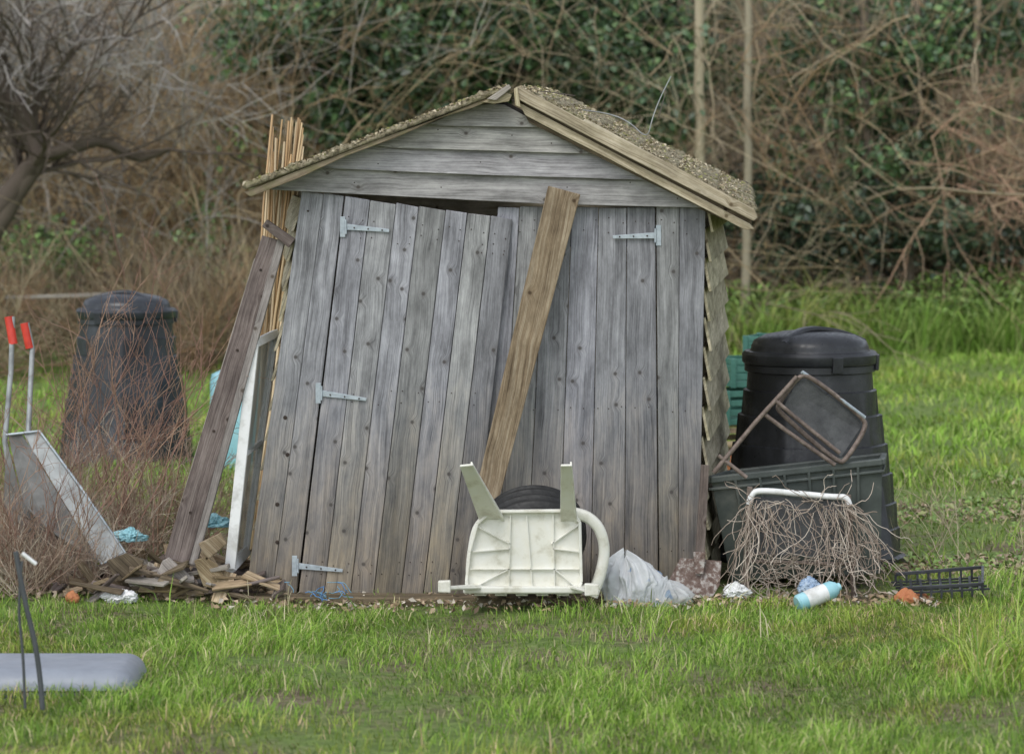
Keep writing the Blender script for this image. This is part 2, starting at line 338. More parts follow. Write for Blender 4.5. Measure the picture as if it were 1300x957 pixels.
# ================================================================= SHED
shed=E('wooden_shed')
def lerp(a,b,t): return a+(b-a)*t
def boards_between(prefix,TL,TR,BL,BR,cuts,yt,yb,mat,parent,thick=.016,gap=1.0):
    for i in range(len(cuts)-1):
        t0,t1=cuts[i],cuts[i+1]
        j=random.uniform(-.003,.003)
        q=[]
        for (A,B,yy,t,dx) in ((TL,TR,yt,t0,gap*.5),(TL,TR,yt,t1,-gap*.5),(BL,BR,yb,t1,-gap*.5),(BL,BR,yb,t0,gap*.5)):
            q.append(W(lerp(A[0],B[0],t)+dx,lerp(A[1],B[1],t)+random.uniform(-1.2,1.2),yy+j))
        board(f'{prefix}_{i+1}',q,(0,thick,0),q[3]-q[0],mat,parent,.0035)
boards_between('left_corner_board',(383,243),(437,249),(312,752),(377,754),[0,.52,1],.0,-.03,M_grey,shed,gap=.4)
boards_between('left_door_board',(438,250),(651,278),(379,753),(596,756),[0,.15,.305,.44,.60,.73,.87,1],-.012,-.06,M_grey,shed,gap=.7)
boards_between('right_door_board',(632,263),(832,263),(596,750),(836,750),[0,.14,.30,.47,.64,.82,1],.012,.012,M_grey,shed,gap=.7)
boards_between('right_corner_board',(833,261),(896,263),(837,752),(888,716),[0,.47,1],.0,.0,M_grey,shed,gap=.5)
board('door_gap_light_block',[W(445,262,.03),W(640,285,.03),W(600,748,.03),W(385,748,.03)],(0,.01,0),(0,0,1),M_dark,shed,0)  # dark sheet added behind the door so no light leaks through the gaps
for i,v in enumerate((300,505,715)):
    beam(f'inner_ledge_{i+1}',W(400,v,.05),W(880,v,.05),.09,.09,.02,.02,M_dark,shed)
def gable(name,pts,yt,yb,vt,vb,mat=M_gable,thick=.016):
    P=[W(u,v,lerp(yt,yb,(v-vt)/(vb-vt))) for u,v in pts]
    return board(name,P,(0,thick,0),(1,0,-.03),mat,shed,.002)
gable('gable_board_1',[(341,237),(402,211),(822,224),(893,260),(895,264),(690,259),(345,241)],-.015,-.035,211,264)
gable('gable_board_2',[(398,213),(482,182),(757,190),(832,229),(600,222)],-.03,-.05,182,229)
gable('gable_board_3',[(478,185),(540,155),(686,156),(764,196),(500,188)],-.035,-.062,155,196)
gable('gable_board_4',[(545,158),(598,133),(640,133),(694,162),(560,160)],-.04,-.068,131,162)
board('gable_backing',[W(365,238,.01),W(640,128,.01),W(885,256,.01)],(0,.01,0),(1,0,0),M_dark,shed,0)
nb=13
def sidewall(prefix,fx0,fx1,bx0,bx1,sgn,zf=1.64):
    h=zf/nb
    for i in range(nb):
        z0=i*h+.02; z1=z0+h*1.12
        f=lambda a,b,z: lerp(a,b,z/zf)
        o=.030*sgn; j=random.uniform(-.006,.006)
        P=[(f(fx0,fx1,z0)+o+j,.02,z0),(f(bx0,bx1,z0)+o,1.8,z0),(f(bx0,bx1,z1),1.8,z1),(f(fx0,fx1,z1)+j,.02,z1)]
        board(f'{prefix}_{i+1}',P,(-.012*sgn,0,0),(0,1,0),M_side,shed,.002)
sidewall('right_weatherboard',.800,.822,1.02,1.0,1)
sidewall('left_weatherboard',-1.10,-.90,-1.02,-1.09,-1)
board('back_wall',[(-1.03,1.8,0),(1.0,1.8,0),(1.0,1.8,1.66),(.15,1.8,2.08),(-1.08,1.8,1.66)],(0,.02,0),(1,0,0),M_side,shed)
board('floor_deck',[(-1.08,.05,.02),(.85,.05,.02),(1.0,1.78,.02),(-1.0,1.78,.02)],(0,0,.03),(1,0,0),M_sill,shed)
def roofpanel(name,A,B,C,D,nu,nv,lump,parent):
    V=[];F=[]
    A,B,C,D=[Vector(p) for p in (A,B,C,D)]
    nrm=(B-A).cross(D-A).normalized()
    if nrm.z<0: nrm=-nrm
    for side in (0,1):
        for j in range(nv+1):
            for i in range(nu+1):
                s,t=i/nu,j/nv
                p=A.lerp(B,s).lerp(D.lerp(C,s),t)
                if side==0:
                    e=noise.fractal(p*14,1,2,4)*lump+noise.noise(p*60)*lump*.7
                    step=((s*6)%1.0)
                    p=p+nrm*(.010+e+ .010*step)
                    if j==0: p.y+=noise.noise(p*30)*.015
                    if i==nu: p+=(B-A).normalized()*noise.noise(p*25)*.03
                else: p=p-nrm*.006
                V.append(tuple(p))
    m=(nu+1)*(nv+1)
    def q(i,j,s): return s*m+j*(nu+1)+i
    for j in range(nv):
        for i in range(nu):
            F.append((q(i,j,0),q(i+1,j,0),q(i+1,j+1,0),q(i,j+1,0))); F.append((q(i,j,1),q(i,j+1,1),q(i+1,j+1,1),q(i+1,j,1)))
    for i in range(nu): F.append((q(i,0,0),q(i,0,1),q(i+1,0,1),q(i+1,0,0))); F.append((q(i,nv,0),q(i+1,nv,0),q(i+1,nv,1),q(i,nv,1)))
    for j in range(nv): F.append((q(0,j,0),q(0,j+1,0),q(0,j+1,1),q(0,j,1))); F.append((q(nu,j,0),q(nu,j,1),q(nu,j+1,1),q(nu,j+1,0)))
    return mesh_np(name,V,F,M_roof,None,False,parent)
rA,rB,rC,rD=W(660,114,-.11),W(958,268,-.11),W(953,241,1.95),W(698,117,1.95)
roofpanel('right_roof_panel',rA,rB,rC,rD,130,120,.009,shed)
lA,lB,lC,lD=W(643,113,-.16),W(310,239,-.16),W(352,230,1.95),W(636,126,1.95)
roofpanel('left_roof_panel',lA,lB,lC,lD,130,90,.012,shed)
def scatter_roof(name,A,B,C,D,n,cols,size,t1=1):
    s=rng.uniform(0,1,n); t=rng.uniform(0,1,n)*t1; A,B,C,D=[np.array(p) for p in (A,B,C,D)]
    P=(A[None]*(1-s)[:,None]+B[None]*s[:,None])*(1-t)[:,None]+(D[None]*(1-s)[:,None]+C[None]*s[:,None])*t[:,None]
    P[:,2]+=.016+rng.uniform(-.006,.006,n)
    return leaves(name,P,size*rng.uniform(.5,1.4,n),pal(cols,n,.3),M_dry,.55,shed,1.5)
rc_=[(.44,.38,.26),(.54,.48,.35),(.32,.26,.17),(.25,.25,.10),(.18,.15,.10)]
scatter_roof('right_roof_moss',rA,rB,rC,rD,5000,rc_,.016); scatter_roof('left_roof_moss',lA,lB,lC,lD,3000,rc_,.016)
scatter_roof('left_roof_edge_moss',lA,lB,lC,lD,700,rc_,.020,.03); scatter_roof('right_roof_edge_moss',rA,rB,rC,rD,300,rc_,.016,.03)
gv=W(957,279)-W(652,118)
board('right_bargeboard_upper',[W(654,111,-.14),W(660,110,-.14),W(740,153,-.14),W(744,151,-.14),W(850,208,-.14),W(958,266,-.14),W(962,276,-.14),W(957,281,-.14),W(800,201,-.14),W(657,126,-.14)],(0,.03,0),gv,M_fascia,shed)
board('right_bargeboard_lower',[W(658,130,-.115),W(952,284,-.115),W(958,291,-.115),W(946,292,-.115),W(892,264,-.115),W(667,147,-.115)],(0,.03,0),gv,M_fascia,shed)
board('right_bargeboard_gap_shade',[W(657,124,-.10),W(955,279,-.10),W(953,287,-.10),W(659,134,-.10)],(0,.03,0),gv,M_sill,shed)  # dark strip painting the shade in the gap between the two bargeboards
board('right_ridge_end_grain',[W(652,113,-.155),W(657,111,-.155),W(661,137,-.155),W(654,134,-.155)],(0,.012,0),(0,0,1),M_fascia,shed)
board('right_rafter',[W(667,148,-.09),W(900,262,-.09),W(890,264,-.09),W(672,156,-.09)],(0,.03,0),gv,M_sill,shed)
board('left_roof_edge',[W(643,115,-.15),W(640,121,-.15),W(600,137,-.15),W(560,150,-.15),W(500,176,-.15),W(440,198,-.15),W(380,226,-.15),W(318,250,-.15),W(309,244,-.15),W(330,236,-.15),W(400,208,-.15),W(480,177,-.15),W(540,156,-.15),W(600,132,-.15)],(0,.03,0),W(309,241)-W(650,110),M_fold,shed)
board('ridge_batten',[W(612,130,-.18),W(640,117,-.18),W(650,121,-.18),W(646,129,-.18),W(628,132,-.18)],(0,.04,0),(1,0,.4),M_fascia,shed)
board('broken_ridge_splinter',[W(618,126,-.20),W(646,107,-.20),W(649,112,-.20),W(630,128,-.20)],(0,.02,0),(1,0,.6),M_postl,shed)
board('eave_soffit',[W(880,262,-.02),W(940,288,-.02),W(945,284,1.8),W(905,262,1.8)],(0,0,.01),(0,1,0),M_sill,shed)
def ydl(v): return lerp(-.012,-.06,(v-260)/490)
def hinge(name,u0,u1,v0,v1,y,right=False):
    h=E(name); h.parent=shed
    s=1 if not right else -1
    beam('strap',W(u0+4*s,v0,y),W(u1,v1,y-.001),.026,.013,.004,.004,M_galv,h,bevel=.001)
    beam('butt_plate',W(u0,v0-13,y+.001),W(u0,v0+13,y+.001),.022,.022,.005,.005,M_galv,h,bevel=.001)
    tube('pin',[W(u0+4*s,v0-9,y-.004),W(u0+4*s,v0+9,y-.004)],.005,M_galv,h,False)
    for t in (.25,.55,.85):
        p=W(lerp(u0,u1,t),lerp(v0,v1,t),y); tube('screw',[p+Vector((0,-.003,0)),p+Vector((0,-.006,0))],.0035,M_nail,h,False)
hinge('top_left_hinge',435,494,288,293,ydl(290)-.010)
hinge('middle_left_hinge',404,465,499,507,ydl(505)-.010)
hinge('bottom_left_hinge',374,435,718,724,ydl(720)-.010)
hinge('top_right_hinge',836,778,299,301,-.004,True)
VV=[];FF=[];b0=0
def dot(p,r):
    global b0
    for k in range(8):
        t=k/8*6.283; VV.append((p.x+r*math.cos(t),p.y,p.z+r*math.sin(t)))
    VV.append((p.x,p.y-.0015,p.z))
    for k in range(8): FF.append((b0+8,b0+k,b0+(k+1)%8))
    b0+=9
for v in (275,290,300,498,512,715,728):
    for c in (0,.15,.305,.44,.60,.73,.87,1):
        for o in (-7,7):
            if (c==0 and o<0) or (c==1 and o>0): continue
            t=(v-255)/500; u=lerp(lerp(438,651,c),lerp(379,596,c),t)+o
            if random.random()<.75: dot(W(u,v+(c*26 if v<400 else 0)+random.uniform(-3,3),ydl(v)-.0045),.0028)
for v in (280,296,520,700):
    for u in range(646,892,16):
        if random.random()<.75: dot(W(u+random.uniform(-2,2),v+random.uniform(-4,4),-.004 if u>836 else .008),.0028)
for (u,v) in ((362,530),(365,577),(352,688),(391,268),(352,640)): dot(W(u,v,lerp(0,-.03,(v-243)/510)-.0035),.009 if v>500 else .005)
for (u,v) in ((556,165),(610,206),(480,208),(700,182),(650,172),(450,232),(560,238),(800,232),(720,238),(860,252)): dot(W(u,v,-.072),.003)
mesh_np('nail_heads',VV,FF,M_nail,None,False,shed)
board('base_sill',[W(305,757,-.26),W(935,761,-.26),W(935,778,-.26),W(305,776,-.26)],(0,.14,0),(1,0,0),M_sill,shed,.006)
br=[W(696,236,-.085),W(737,247,-.085),W(632,640,-.16),W(600,640,-.16)]
board('bracing_plank',br,(0,.022,0),br[3]-br[0],M_brace,None,.004)
wr=E('loose_wire')
tube('wire_1',[W(740,140,.5),W(770,143,.4),W(800,155,.3),W(822,178,.2),W(828,150,.2),W(840,120,.2),W(852,97,.2)],.0024,M_galvd,wr)
tube('wire_2',[W(650,128,.2),W(680,115,.3),W(705,118,.4),W(730,122,.4)],.002,M_wire,wr)
tube('wire_3',[W(838,118,.2),W(846,112,.25),W(843,125,.2),W(836,150,.2)],.0018,M_wire,wr)
# ================================================================= WHITE CHAIR
ch=E('plastic_garden_chair')
yc=-.45
sp=[(606,664),(618,654),(632,649),(716,648),(728,653),(736,662),(738,738),(734,748),(728,751),(600,751),(593,746),(592,738),(596,700)]
board('seat',[W(u,v,yc) for u,v in sp],(0,.014,0),(1,0,0),M_white,ch,.004)
for i in range(len(sp)):
    a,b=sp[i],sp[(i+1)%len(sp)]
    beam(f'seat_rim_{i}',W(*a,yc-.01),W(*b,yc-.01),.012,.012,.034,.034,M_white,ch,bevel=.003)
for i,(a,b) in enumerate((((648,652),(646,748)),((702,650),(704,748)),((668,650),(676,748)),((600,700),(648,696)),((702,696),(736,700)),((596,722),(737,722)),((606,668),(648,690)),((736,665),(700,690)),((596,748),(646,722)),((735,748),(704,722)))):
    beam(f'seat_rib_{i}',W(*a,yc-.006),W(*b,yc-.006),.004,.004,.020,.020,M_white,ch,bevel=0)
beam('seat_front_lip',W(588,748,yc-.02),W(740,748,yc-.02),.028,.028,.04,.04,M_white,ch,bevel=.006)
def leg(n,a,b,w0,w1):
    beam(n+'_web',a,b,w0,w1,.012,.010,M_white,ch,side=(0,.5,.85),bevel=.004)
    off=Vector((w0*.42,0.0,.0)); off2=Vector((w1*.42,0,0))
    beam(n+'_flange',Vector(a)+off+Vector((0,.02,0)),Vector(b)+off2+Vector((0,.015,0)),.010,.008,.05,.03,M_white,ch,bevel=.003)
leg('front_leg_1',W(624,658,yc),W(592,590,yc-.34),.105,.055)
leg('front_leg_2',W(722,660,yc),W(719,590,yc-.34),.070,.046)
leg('rear_leg_1',W(604,745,yc),W(562,747,yc-.30),.06,.040)
leg('rear_leg_2',W(730,745,yc),W(752,752,yc-.30),.06,.040)
beam('foot_1',W(556,744,yc-.30),W(572,744,yc-.30),.045,.05,.03,.03,M_white,ch,bevel=.005)
beam('foot_2',W(742,748,yc-.30),W(760,748,yc-.30),.05,.045,.03,.03,M_white,ch,bevel=.005)
def ribbon(name,pts,w,t,mat,parent):
    P=[]; n=len(pts)
    for i in range((n-1)*6+1):
        k=min(i//6,n-2); f=i/6-k
        p0,p1,p2,p3=[Vector(pts[max(0,min(n-1,k+q))]) for q in (-1,0,1,2)]
        P.append(.5*((2*p1)+(p2-p0)*f+(2*p0-5*p1+4*p2-p3)*f*f+(3*p1-p0-3*p2+p3)*f**3))
    V=[];F=[]
    for i,p in enumerate(P):
        d=(P[min(i+1,len(P)-1)]-P[max(i-1,0)]).normalized(); s=Vector((0,1,0)); x=d.cross(s).normalized()
        for a,b in ((-1,-.7),(-.6,-1),(.6,-1),(1,-.7),(1,.7),(.6,1),(-.6,1),(-1,.7)): V.append(tuple(p+x*a*t*.5+s*b*w*.5))
    for i in range(len(P)-1):
        for j in range(8): F.append((i*8+j,i*8+(j+1)%8,(i+1)*8+(j+1)%8,(i+1)*8+j))
    return mesh_np(name,V,F,mat,None,True,parent)
ribbon('armrest_1',[W(722,650,yc+.02),W(745,656,yc+.04),W(761,672,yc+.05),W(767,698,yc+.06),W(762,728,yc+.06),W(752,756,yc+.06)],.06,.045,M_white,ch)
ribbon('armrest_2',[W(616,656,yc+.02),W(604,672,yc+.04),W(598,700,yc+.05),W(596,728,yc+.05),W(600,752,yc+.06)],.06,.030,M_white,ch)
for k in range(5):
    x=lerp(-.13,.21,k/4)
    beam(f'backrest_slat_{k}',(x,yc+.02,.06),(x*.95,-.10,.025),.05,.05,.008,.008,M_white,ch,side=(0,0,1))
beam('backrest_top_rail',(-.14,-.10,.025),(.21,-.10,.025),.04,.04,.012,.012,M_white,ch,side=(0,0,1))
# ================================================================= TYRE
R=.222
prof=[]
for k in range(49):
    t=k/48*2*math.pi
    rr=R-.058+.058*math.copysign(abs(math.cos(t))**.5,math.cos(t)); zz=.085*math.copysign(abs(math.sin(t))**.75,math.sin(t))
    if math.cos(t)>0.2 and (abs(abs(zz)-.022)<.006 or abs(abs(zz)-.052)<.007): rr-=.009
    prof.append((rr,zz))
ty=lathe('tyre',prof,M_rubber,None,72,lambda t,z:0)
for m_ in list(ty.modifiers): ty.modifiers.remove(m_)
ty.rotation_euler=(math.radians(90+38),0,math.radians(3)); tp=W(677,690,-.23); tp.z=.288; ty.location=tp
# ================================================================= COMPOST BINS
def composter(name,loc,mat,rot=0,sc=1):
    e=E(name)
    prof=[(.0,.0),(.425,.0),(.425,.035),(.402,.045),(.400,.16),(.390,.165),(.386,.27),(.376,.275),(.368,.40),(.356,.405),(.346,.53),(.333,.535),(.322,.66),(.306,.665),(.297,.77),(.283,.775),(.278,.85),(.292,.855),(.292,.885),(.0,.886)]
    def md(t,z):
        a=(t*10/(2*math.pi))%1
        return -.008 if (.05<z<.76 and .12<a<.88) else 0
    lathe('bin_body',prof,mat,e,120,md)
    lathe('lid_rim',[(.0,.887),(.296,.888),(.303,.897),(.303,.93),(.292,.943),(.268,.945),(.262,.958),(.262,.965),(.25,.99),(.20,1.015),(.12,1.03),(.0,1.034)],mat,e,96)
    pts=[]
    for k in range(9):
        t=lerp(-1,1,k/8); pts.append((t*.21,-.08+.05*math.cos(t*2),.985+.055*(1-t*t)))
    ribbon('lid_handle',pts,.06,.026,mat,e)
    for k in range(4):
        t=math.radians(-100+k*60)
        beam(f'lid_clip_{k}',(.300*math.cos(t),.300*math.sin(t),.86),(.304*math.cos(t),.304*math.sin(t),.93),.05,.05,.014,.014,mat,e,side=(math.cos(t),math.sin(t),0))
    beam('hatch_panel',(0,-.407,.04),(0,-.345,.36),.34,.30,.016,.016,mat,e,side=(0,1,.1),bevel=.006)
    e.location=loc; e.rotation_euler=(0,0,rot); e.scale=(sc,sc,sc); return e
composter('compost_bin',((1028-650)/278,1.1,0),M_black,.5,1.02)
composter('compost_bin',((160-650)/215,5.55,0),M_blackd,-.3,.98)
# ================================================================= TUB + FOLDING CHAIRS + NET
tub=E('plastic_storage_tub')
def quadtub(e,front,back,mat,t=.012):
    f=front;b=back
    board('tub_front',f,(0,t,0),(0,0,1),mat,e,.003)
    board('tub_back',b,(0,t,0),(0,0,1),mat,e,.003)
    board('tub_left_side',[f[0],b[0],b[3],f[3]],(t,0,0),(0,0,1),mat,e,.003)
    board('tub_right_side',[f[1],b[1],b[2],f[2]],(-t,0,0),(0,0,1),mat,e,.003)
    board('tub_base',[f[3],f[2],b[2],b[3]],(0,0,t),(1,0,0),mat,e,.003)
    for n,(p,q) in enumerate(((f[0],f[1]),(f[1],b[1]),(b[1],b[0]),(b[0],f[0]))):
        beam(f'rim_{n}',p+Vector((0,0,-.01)),q+Vector((0,0,-.01)),.028,.028,.03,.03,mat,e,side=(0,0,1),bevel=.006)
        beam(f'rim_lower_{n}',p+Vector((0,0,-.05)),q+Vector((0,0,-.05)),.018,.018,.012,.012,mat,e,side=(0,0,1),bevel=.003)
    for k in range(1,7):
        s=k/7
        beam(f'tub_rib_{k}',f[0].lerp(f[1],s)+Vector((0,-.006,-.02)),f[3].lerp(f[2],s)+Vector((0,-.006,.01)),.012,.012,.016,.016,mat,e,bevel=.003)
quadtub(tub,[W(902,606,.10),W(1120,583,.10),W(1118,728,.16),W(928,738,.16)],[W(925,598,.58),W(1122,576,.58),W(1112,716,.52),W(935,722,.52)],M_tub)
st=E('folding_stool')
y1=.02
tube('seat_frame',[W(1003,492,y1),W(1014,476,y1),W(1030,478,y1),W(1096,530,y1+.1),W(1100,543,y1+.1),W(1074,584,y1+.05),W(1064,588,y1+.05),W(990,524,y1),W(986,514,y1),W(1003,492,y1)],.0105,M_rust,st)
board('seat_fabric',[W(1012,484,y1+.012),W(1026,482,y1+.012),W(1092,534,y1+.11),W(1092,544,y1+.11),W(1068,580,y1+.06),W(994,518,y1+.012)],(0,.006,0),(1,0,0),M_fabric,st,.001)
tube('leg_1',[W(1012,478,y1-.02),W(960,535,y1-.05),W(906,600,y1-.05)],.010,M_rust,st,False)
tube('leg_2',[W(1060,590,y1),W(1000,548,y1-.02),W(968,524,y1-.04)],.0095,M_rust,st,False)
tube('leg_3',[W(1066,575,y1),W(1010,530,y1-.03),W(984,508,y1-.04)],.009,M_rust,st,False)
tube('cross_bar_1',[W(912,578,y1-.05),W(948,606,y1-.05)],.009,M_rust,st,False)
tube('cross_bar_2',[W(965,530,y1-.04),W(985,508,y1-.04)],.009,M_rust,st,False)
tube('pale_edge_bar',[W(1018,472,y1-.005),W(1050,494,y1+.03),W(1098,530,y1+.095)],.008,M_galv,st,False)
fc=E('folding_camp_chair')
tube('top_rail',[W(951,640,-.14),W(953,626,-.14),W(966,622,-.14),W(1010,626,-.14),W(1060,631,-.14),W(1076,630,-.14),W(1078,640,-.14)],.013,M_wpaint,fc)
tube('left_post',[W(952,618,-.13),W(948,690,-.11),W(946,758,-.10)],.012,M_rust,fc,False)
tube('right_post',[W(1077,628,-.13),W(1080,690,-.11),W(1084,758,-.10)],.012,M_rust,fc,False)
board('back_fabric',[W(958,630,-.125),W(1070,635,-.125),W(1074,708,-.11),W(955,704,-.11)],(0,.006,0),(1,0,0),M_fabric,fc,.001)
tube('cross_rail',[W(948,712,-.10),W(1082,716,-.10)],.008,M_rust,fc,False)
N=110
u=np.concatenate([rng.uniform(946,978,45),rng.uniform(978,1060,20),rng.uniform(1050,1088,45)]); v=rng.uniform(634,652,N)
S=np.array([W(a,b,-.17+rng.uniform(-.02,.02)) for a,b in zip(u,v)])
dirs=np.stack([rng.normal(0,.30,N)+np.where(u>1040,.5,np.where(u<980,-.12,.35)),rng.normal(-.08,.08,N),rng.normal(-.9,.3,N)],1)
P=grow(S,dirs,rng.uniform(.22,.45,N),14,.26,.12); P[:,:,1]=P[:,:,1].clip(-.34,-.15); P[:,:,2]=np.maximum(P[:,:,2],.02+rng.uniform(0,.03,(N,1)))
N3=34
S3=np.array([W(rng.uniform(950,1080),rng.uniform(632,648),-.17) for _ in range(N3)])
P3=grow(S3,np.stack([rng.choice([-1,1],N3)*1.0,rng.normal(0,.1,N3),rng.normal(0,.3,N3)],1),rng.uniform(.1,.3,N3),12,.3,0.05); P3[:,:,1]=P3[:,:,1].clip(-.22,-.15)
N2=120
ub=rng.uniform(0,1,N2); S2=np.array([W(925+190*a,lerp(742,700,a)+rng.uniform(-18,18),-.2) for a in ub])
P2=grow(S2,rng.normal(0,1,(N2,3))*np.array([1,.2,.35]),rng.uniform(.1,.3,N2),12,.4,.06); P2[:,:,1]=P2[:,:,1].clip(-.36,-.15); P2[:,:,2]=P2[:,:,2].clip(.015,.25)
nc=[(.42,.34,.28),(.50,.42,.35),(.33,.26,.21),(.56,.49,.41)]
tubes('garden_netting',[P,P2,P3],[taper(N,14,.0018,1),taper(N2,12,.0017,1),taper(N3,12,.0018,1)],[pal(nc,N),pal(nc,N2),pal(nc,N3)],M_net,3)
spd=E('rusty_spade')
beam('handle',W(895,590,-.06),W(888,716,-.12),.034,.040,.028,.03,M_post,spd)
board('blade',[W(864,708,-.16),W(916,712,-.14),W(914,742,-.19),W(905,757,-.22),W(868,760,-.23),W(850,735,-.2)],(0,.006,0),(0,0,1),M_rustp,spd,.002)
board('blade_socket',[W(880,700,-.165),W(896,700,-.165),W(893,728,-.19),W(882,728,-.19)],(0,-.012,0),(0,0,1),M_rustp,spd,.003)
def blob(name,c,sx,sy,sz,amp,mat,sub=5,seed=0,freq=3,parent=None,pinch=.5):
    import bmesh
    bm=bmesh.new(); bmesh.ops.create_icosphere(bm,subdivisions=sub,radius=1)
    o=Vector((seed*3.1,seed*2,seed))
    for vv in bm.verts:
        p=vv.co.copy(); q=p+.35*Vector((noise.noise(p*2+o),noise.noise(p*2-o),noise.noise(p*2+o*2)))
        n=(1-abs(noise.noise(q*freq+o))*2.2)*.6+(1-abs(noise.noise(q*freq*2.3+o))*2.2)*.25+noise.noise(p*1.3+o)*.7
        r=p*(1+amp*(n-.4)); top=max(0,p.z); r.x*=1-pinch*top; r.y*=1-pinch*.7*top
        vv.co=Vector((r.x*sx,r.y*sy,max(r.z,-.7)*sz))
    me=bpy.data.meshes.new(name); bm.to_mesh(me); bm.free(); me.materials.append(mat)
    ob=link(bpy.data.objects.new(name,me),parent); ob.location=c
    for p in me.polygons: p.use_smooth=True
    return ob
def bagshell(name,c,sx,sy,sz,neck,mat,seed,parent):
    V=[];F=[];nu,nv=150,60; o=Vector((seed,seed*1.7,0))
    for j in range(nv+1):
        t=j/nv
        rad=(1-t**2.6)*.96+.06; z=t
        for i in range(nu):
            a=i/nu*2*math.pi; q=Vector((math.cos(a),math.sin(a),0))
            pl=abs(noise.noise(q*3.2+Vector((0,0,t*1.1))+o))*2-.4
            pl2=abs(noise.noise(q*7+Vector((0,0,t*2.5))+o*2))*2-.4
            big=noise.noise(q*1.1+Vector((0,0,t*1.5))+o*3)
            r=rad*(1+.38*big-(.20+.35*t)*pl-.16*pl2)
            sag=.16*noise.noise(q*1.6+Vector((0,0,t*2))+o*4)*(1-t)
            V.append((c[0]+r*sx*math.cos(a)+neck[0]*t*t*sx,c[1]+r*sy*math.sin(a),c[2]+(z+sag)*sz*(1+.25*big)))
    for j in range(nv):
        for i in range(nu): F.append((j*nu+i,j*nu+(i+1)%nu,(j+1)*nu+(i+1)%nu,(j+1)*nu+i))
    return mesh_np(name,V,F,mat,None,True,parent)
def bagmat(name,clear):
    m,nt,b,o=newmat(name)
    p=nd(nt,'ShaderNodeNewGeometry').outputs['Position']
    n=nd(nt,'ShaderNodeTexNoise',Vector=p,Scale=8.0,Detail=2).outputs[0]
    c=ramp(nt,n,[(.35,(.82,.85,.88)),(.63,(.86,.88,.89)),(.655,(.35,.50,.72)),(.69,(.40,.55,.76)),(.71,(.86,.88,.89))])
    nt.links.new(c,b.inputs['Base Color']); b.inputs['Roughness'].default_value=.2
    n2=nd(nt,'ShaderNodeTexNoise',Vector=p,Scale=22.0,Detail=3,Distortion=2.0).outputs[0]
    bm_=nd(nt,'ShaderNodeBump',Strength=.5,Distance=.014,Height=n2).outputs[0]; nt.links.new(bm_,b.inputs['Normal'])
    t=nd(nt,'ShaderNodeBsdfTranslucent',Color=c); mx=nd(nt,'ShaderNodeMixShader',_0=.35,_1=b.outputs[0],_2=t.outputs[0])
    tr=nd(nt,'ShaderNodeBsdfTransparent'); mx2=nd(nt,'ShaderNodeMixShader',_0=clear,_1=mx.outputs[0],_2=tr.outputs[0])
    nt.links.new(mx2.outputs[0],o.inputs[0]); return m
M_bag=bagmat('white_polythene',.08); M_clear=bagmat('clear_polythene',.45)
bag=E('plastic_carrier_bag')
pb=W(806,765,-.24); bagshell('bag_body',(pb.x,-.24,.0),.13,.09,.205,(-.3,0),M_bag,3.3,bag)
pb=W(842,765,-.27); bagshell('bag_clear_part',(pb.x,-.28,.0),.095,.07,.11,(.2,0),M_clear,8.1,bag)
bt=E('spray_bottle')
a=W(1012,780,-.52); b=W(1066,744,-.45); a.z=max(a.z,.035)
def revolve_along(name,a,b,prof,mat,parent):
    d=(b-a); L=d.length; ob=lathe(name,[(r,z*L) for r,z in prof],mat,parent,28)
    ob.rotation_euler=d.to_track_quat('Z','Y').to_euler(); ob.location=a; return ob
revolve_along('bottle_body',a,b,[(0,0),(.03,0),(.037,.04),(.037,.20)],M_cyan,bt)
revolve_along('bottle_label',a,b,[(.0375,.20),(.0375,.66)],M_wpaint,bt)
revolve_along('bottle_shoulder',a,b,[(.037,.66),(.037,.82),(.025,.92),(.016,.93),(.016,1.0),(0,1.0)],M_cyan,bt)
tr=E('seed_tray')
c=W(1188,752,-.1)
for k in range(9):
    beam(f'long_bar_{k}',(c.x-.16+k*.04,-.28,.045+k*.002),(c.x-.13+k*.042,.06,.055+k*.002),.008,.008,.01,.01,M_black,tr,bevel=0)
for k in range(5):
    beam(f'cross_bar_{k}',(c.x-.17,-.28+k*.085,.045),(c.x+.20,-.28+k*.085,.065),.008,.008,.01,.01,M_black,tr,bevel=0)
for (x0,x1,y0,z0,z1,nm) in ((c.x-.17,c.x+.17,-.285,.065,.085,'front'),(c.x-.15,c.x+.22,.06,.08,.11,'back')):
    beam(f'tray_{nm}_rim',(x0,y0,z0),(x1,y0,z1),.014,.014,.012,.012,M_black,tr,bevel=.002)
    for k in range(9): 
        t=k/8; beam(f'tray_{nm}_stud_{k}',(lerp(x0,x1,t),y0,lerp(z0,z1,t)),(lerp(x0,x1,t),y0,lerp(z0,z1,t)-.05),.01,.008,.008,.008,M_black,tr,bevel=0)
beam('tray_side',(c.x+.17,-.285,.085),(c.x+.22,.06,.11),.014,.014,.012,.012,M_black,tr,side=(1,0,0),bevel=.002)
blob('broken_brick',(1.63,-.33,.035),.05,.045,.038,.3,M_terra,4,2); blob('broken_brick',(1.70,-.24,.025),.03,.03,.025,.3,M_terra,4,5); blob('broken_brick',(-1.82,-.30,.03),.03,.03,.03,.3,M_terra,4,6)
blob('blue_cloth',W(1028,745,-.30),.045,.04,.035,.6,mottled('blue_cloth_mat',[(.3,(.10,.22,.42)),(.7,(.5,.6,.7))],20,.8),5,4)
blob('pale_rag',(-1.62,-.28,.03),.07,.05,.03,.6,M_wpaint,5,14); blob('pale_rag',(.93,-.25,.05),.05,.04,.035,.6,M_wpaint,5,17)
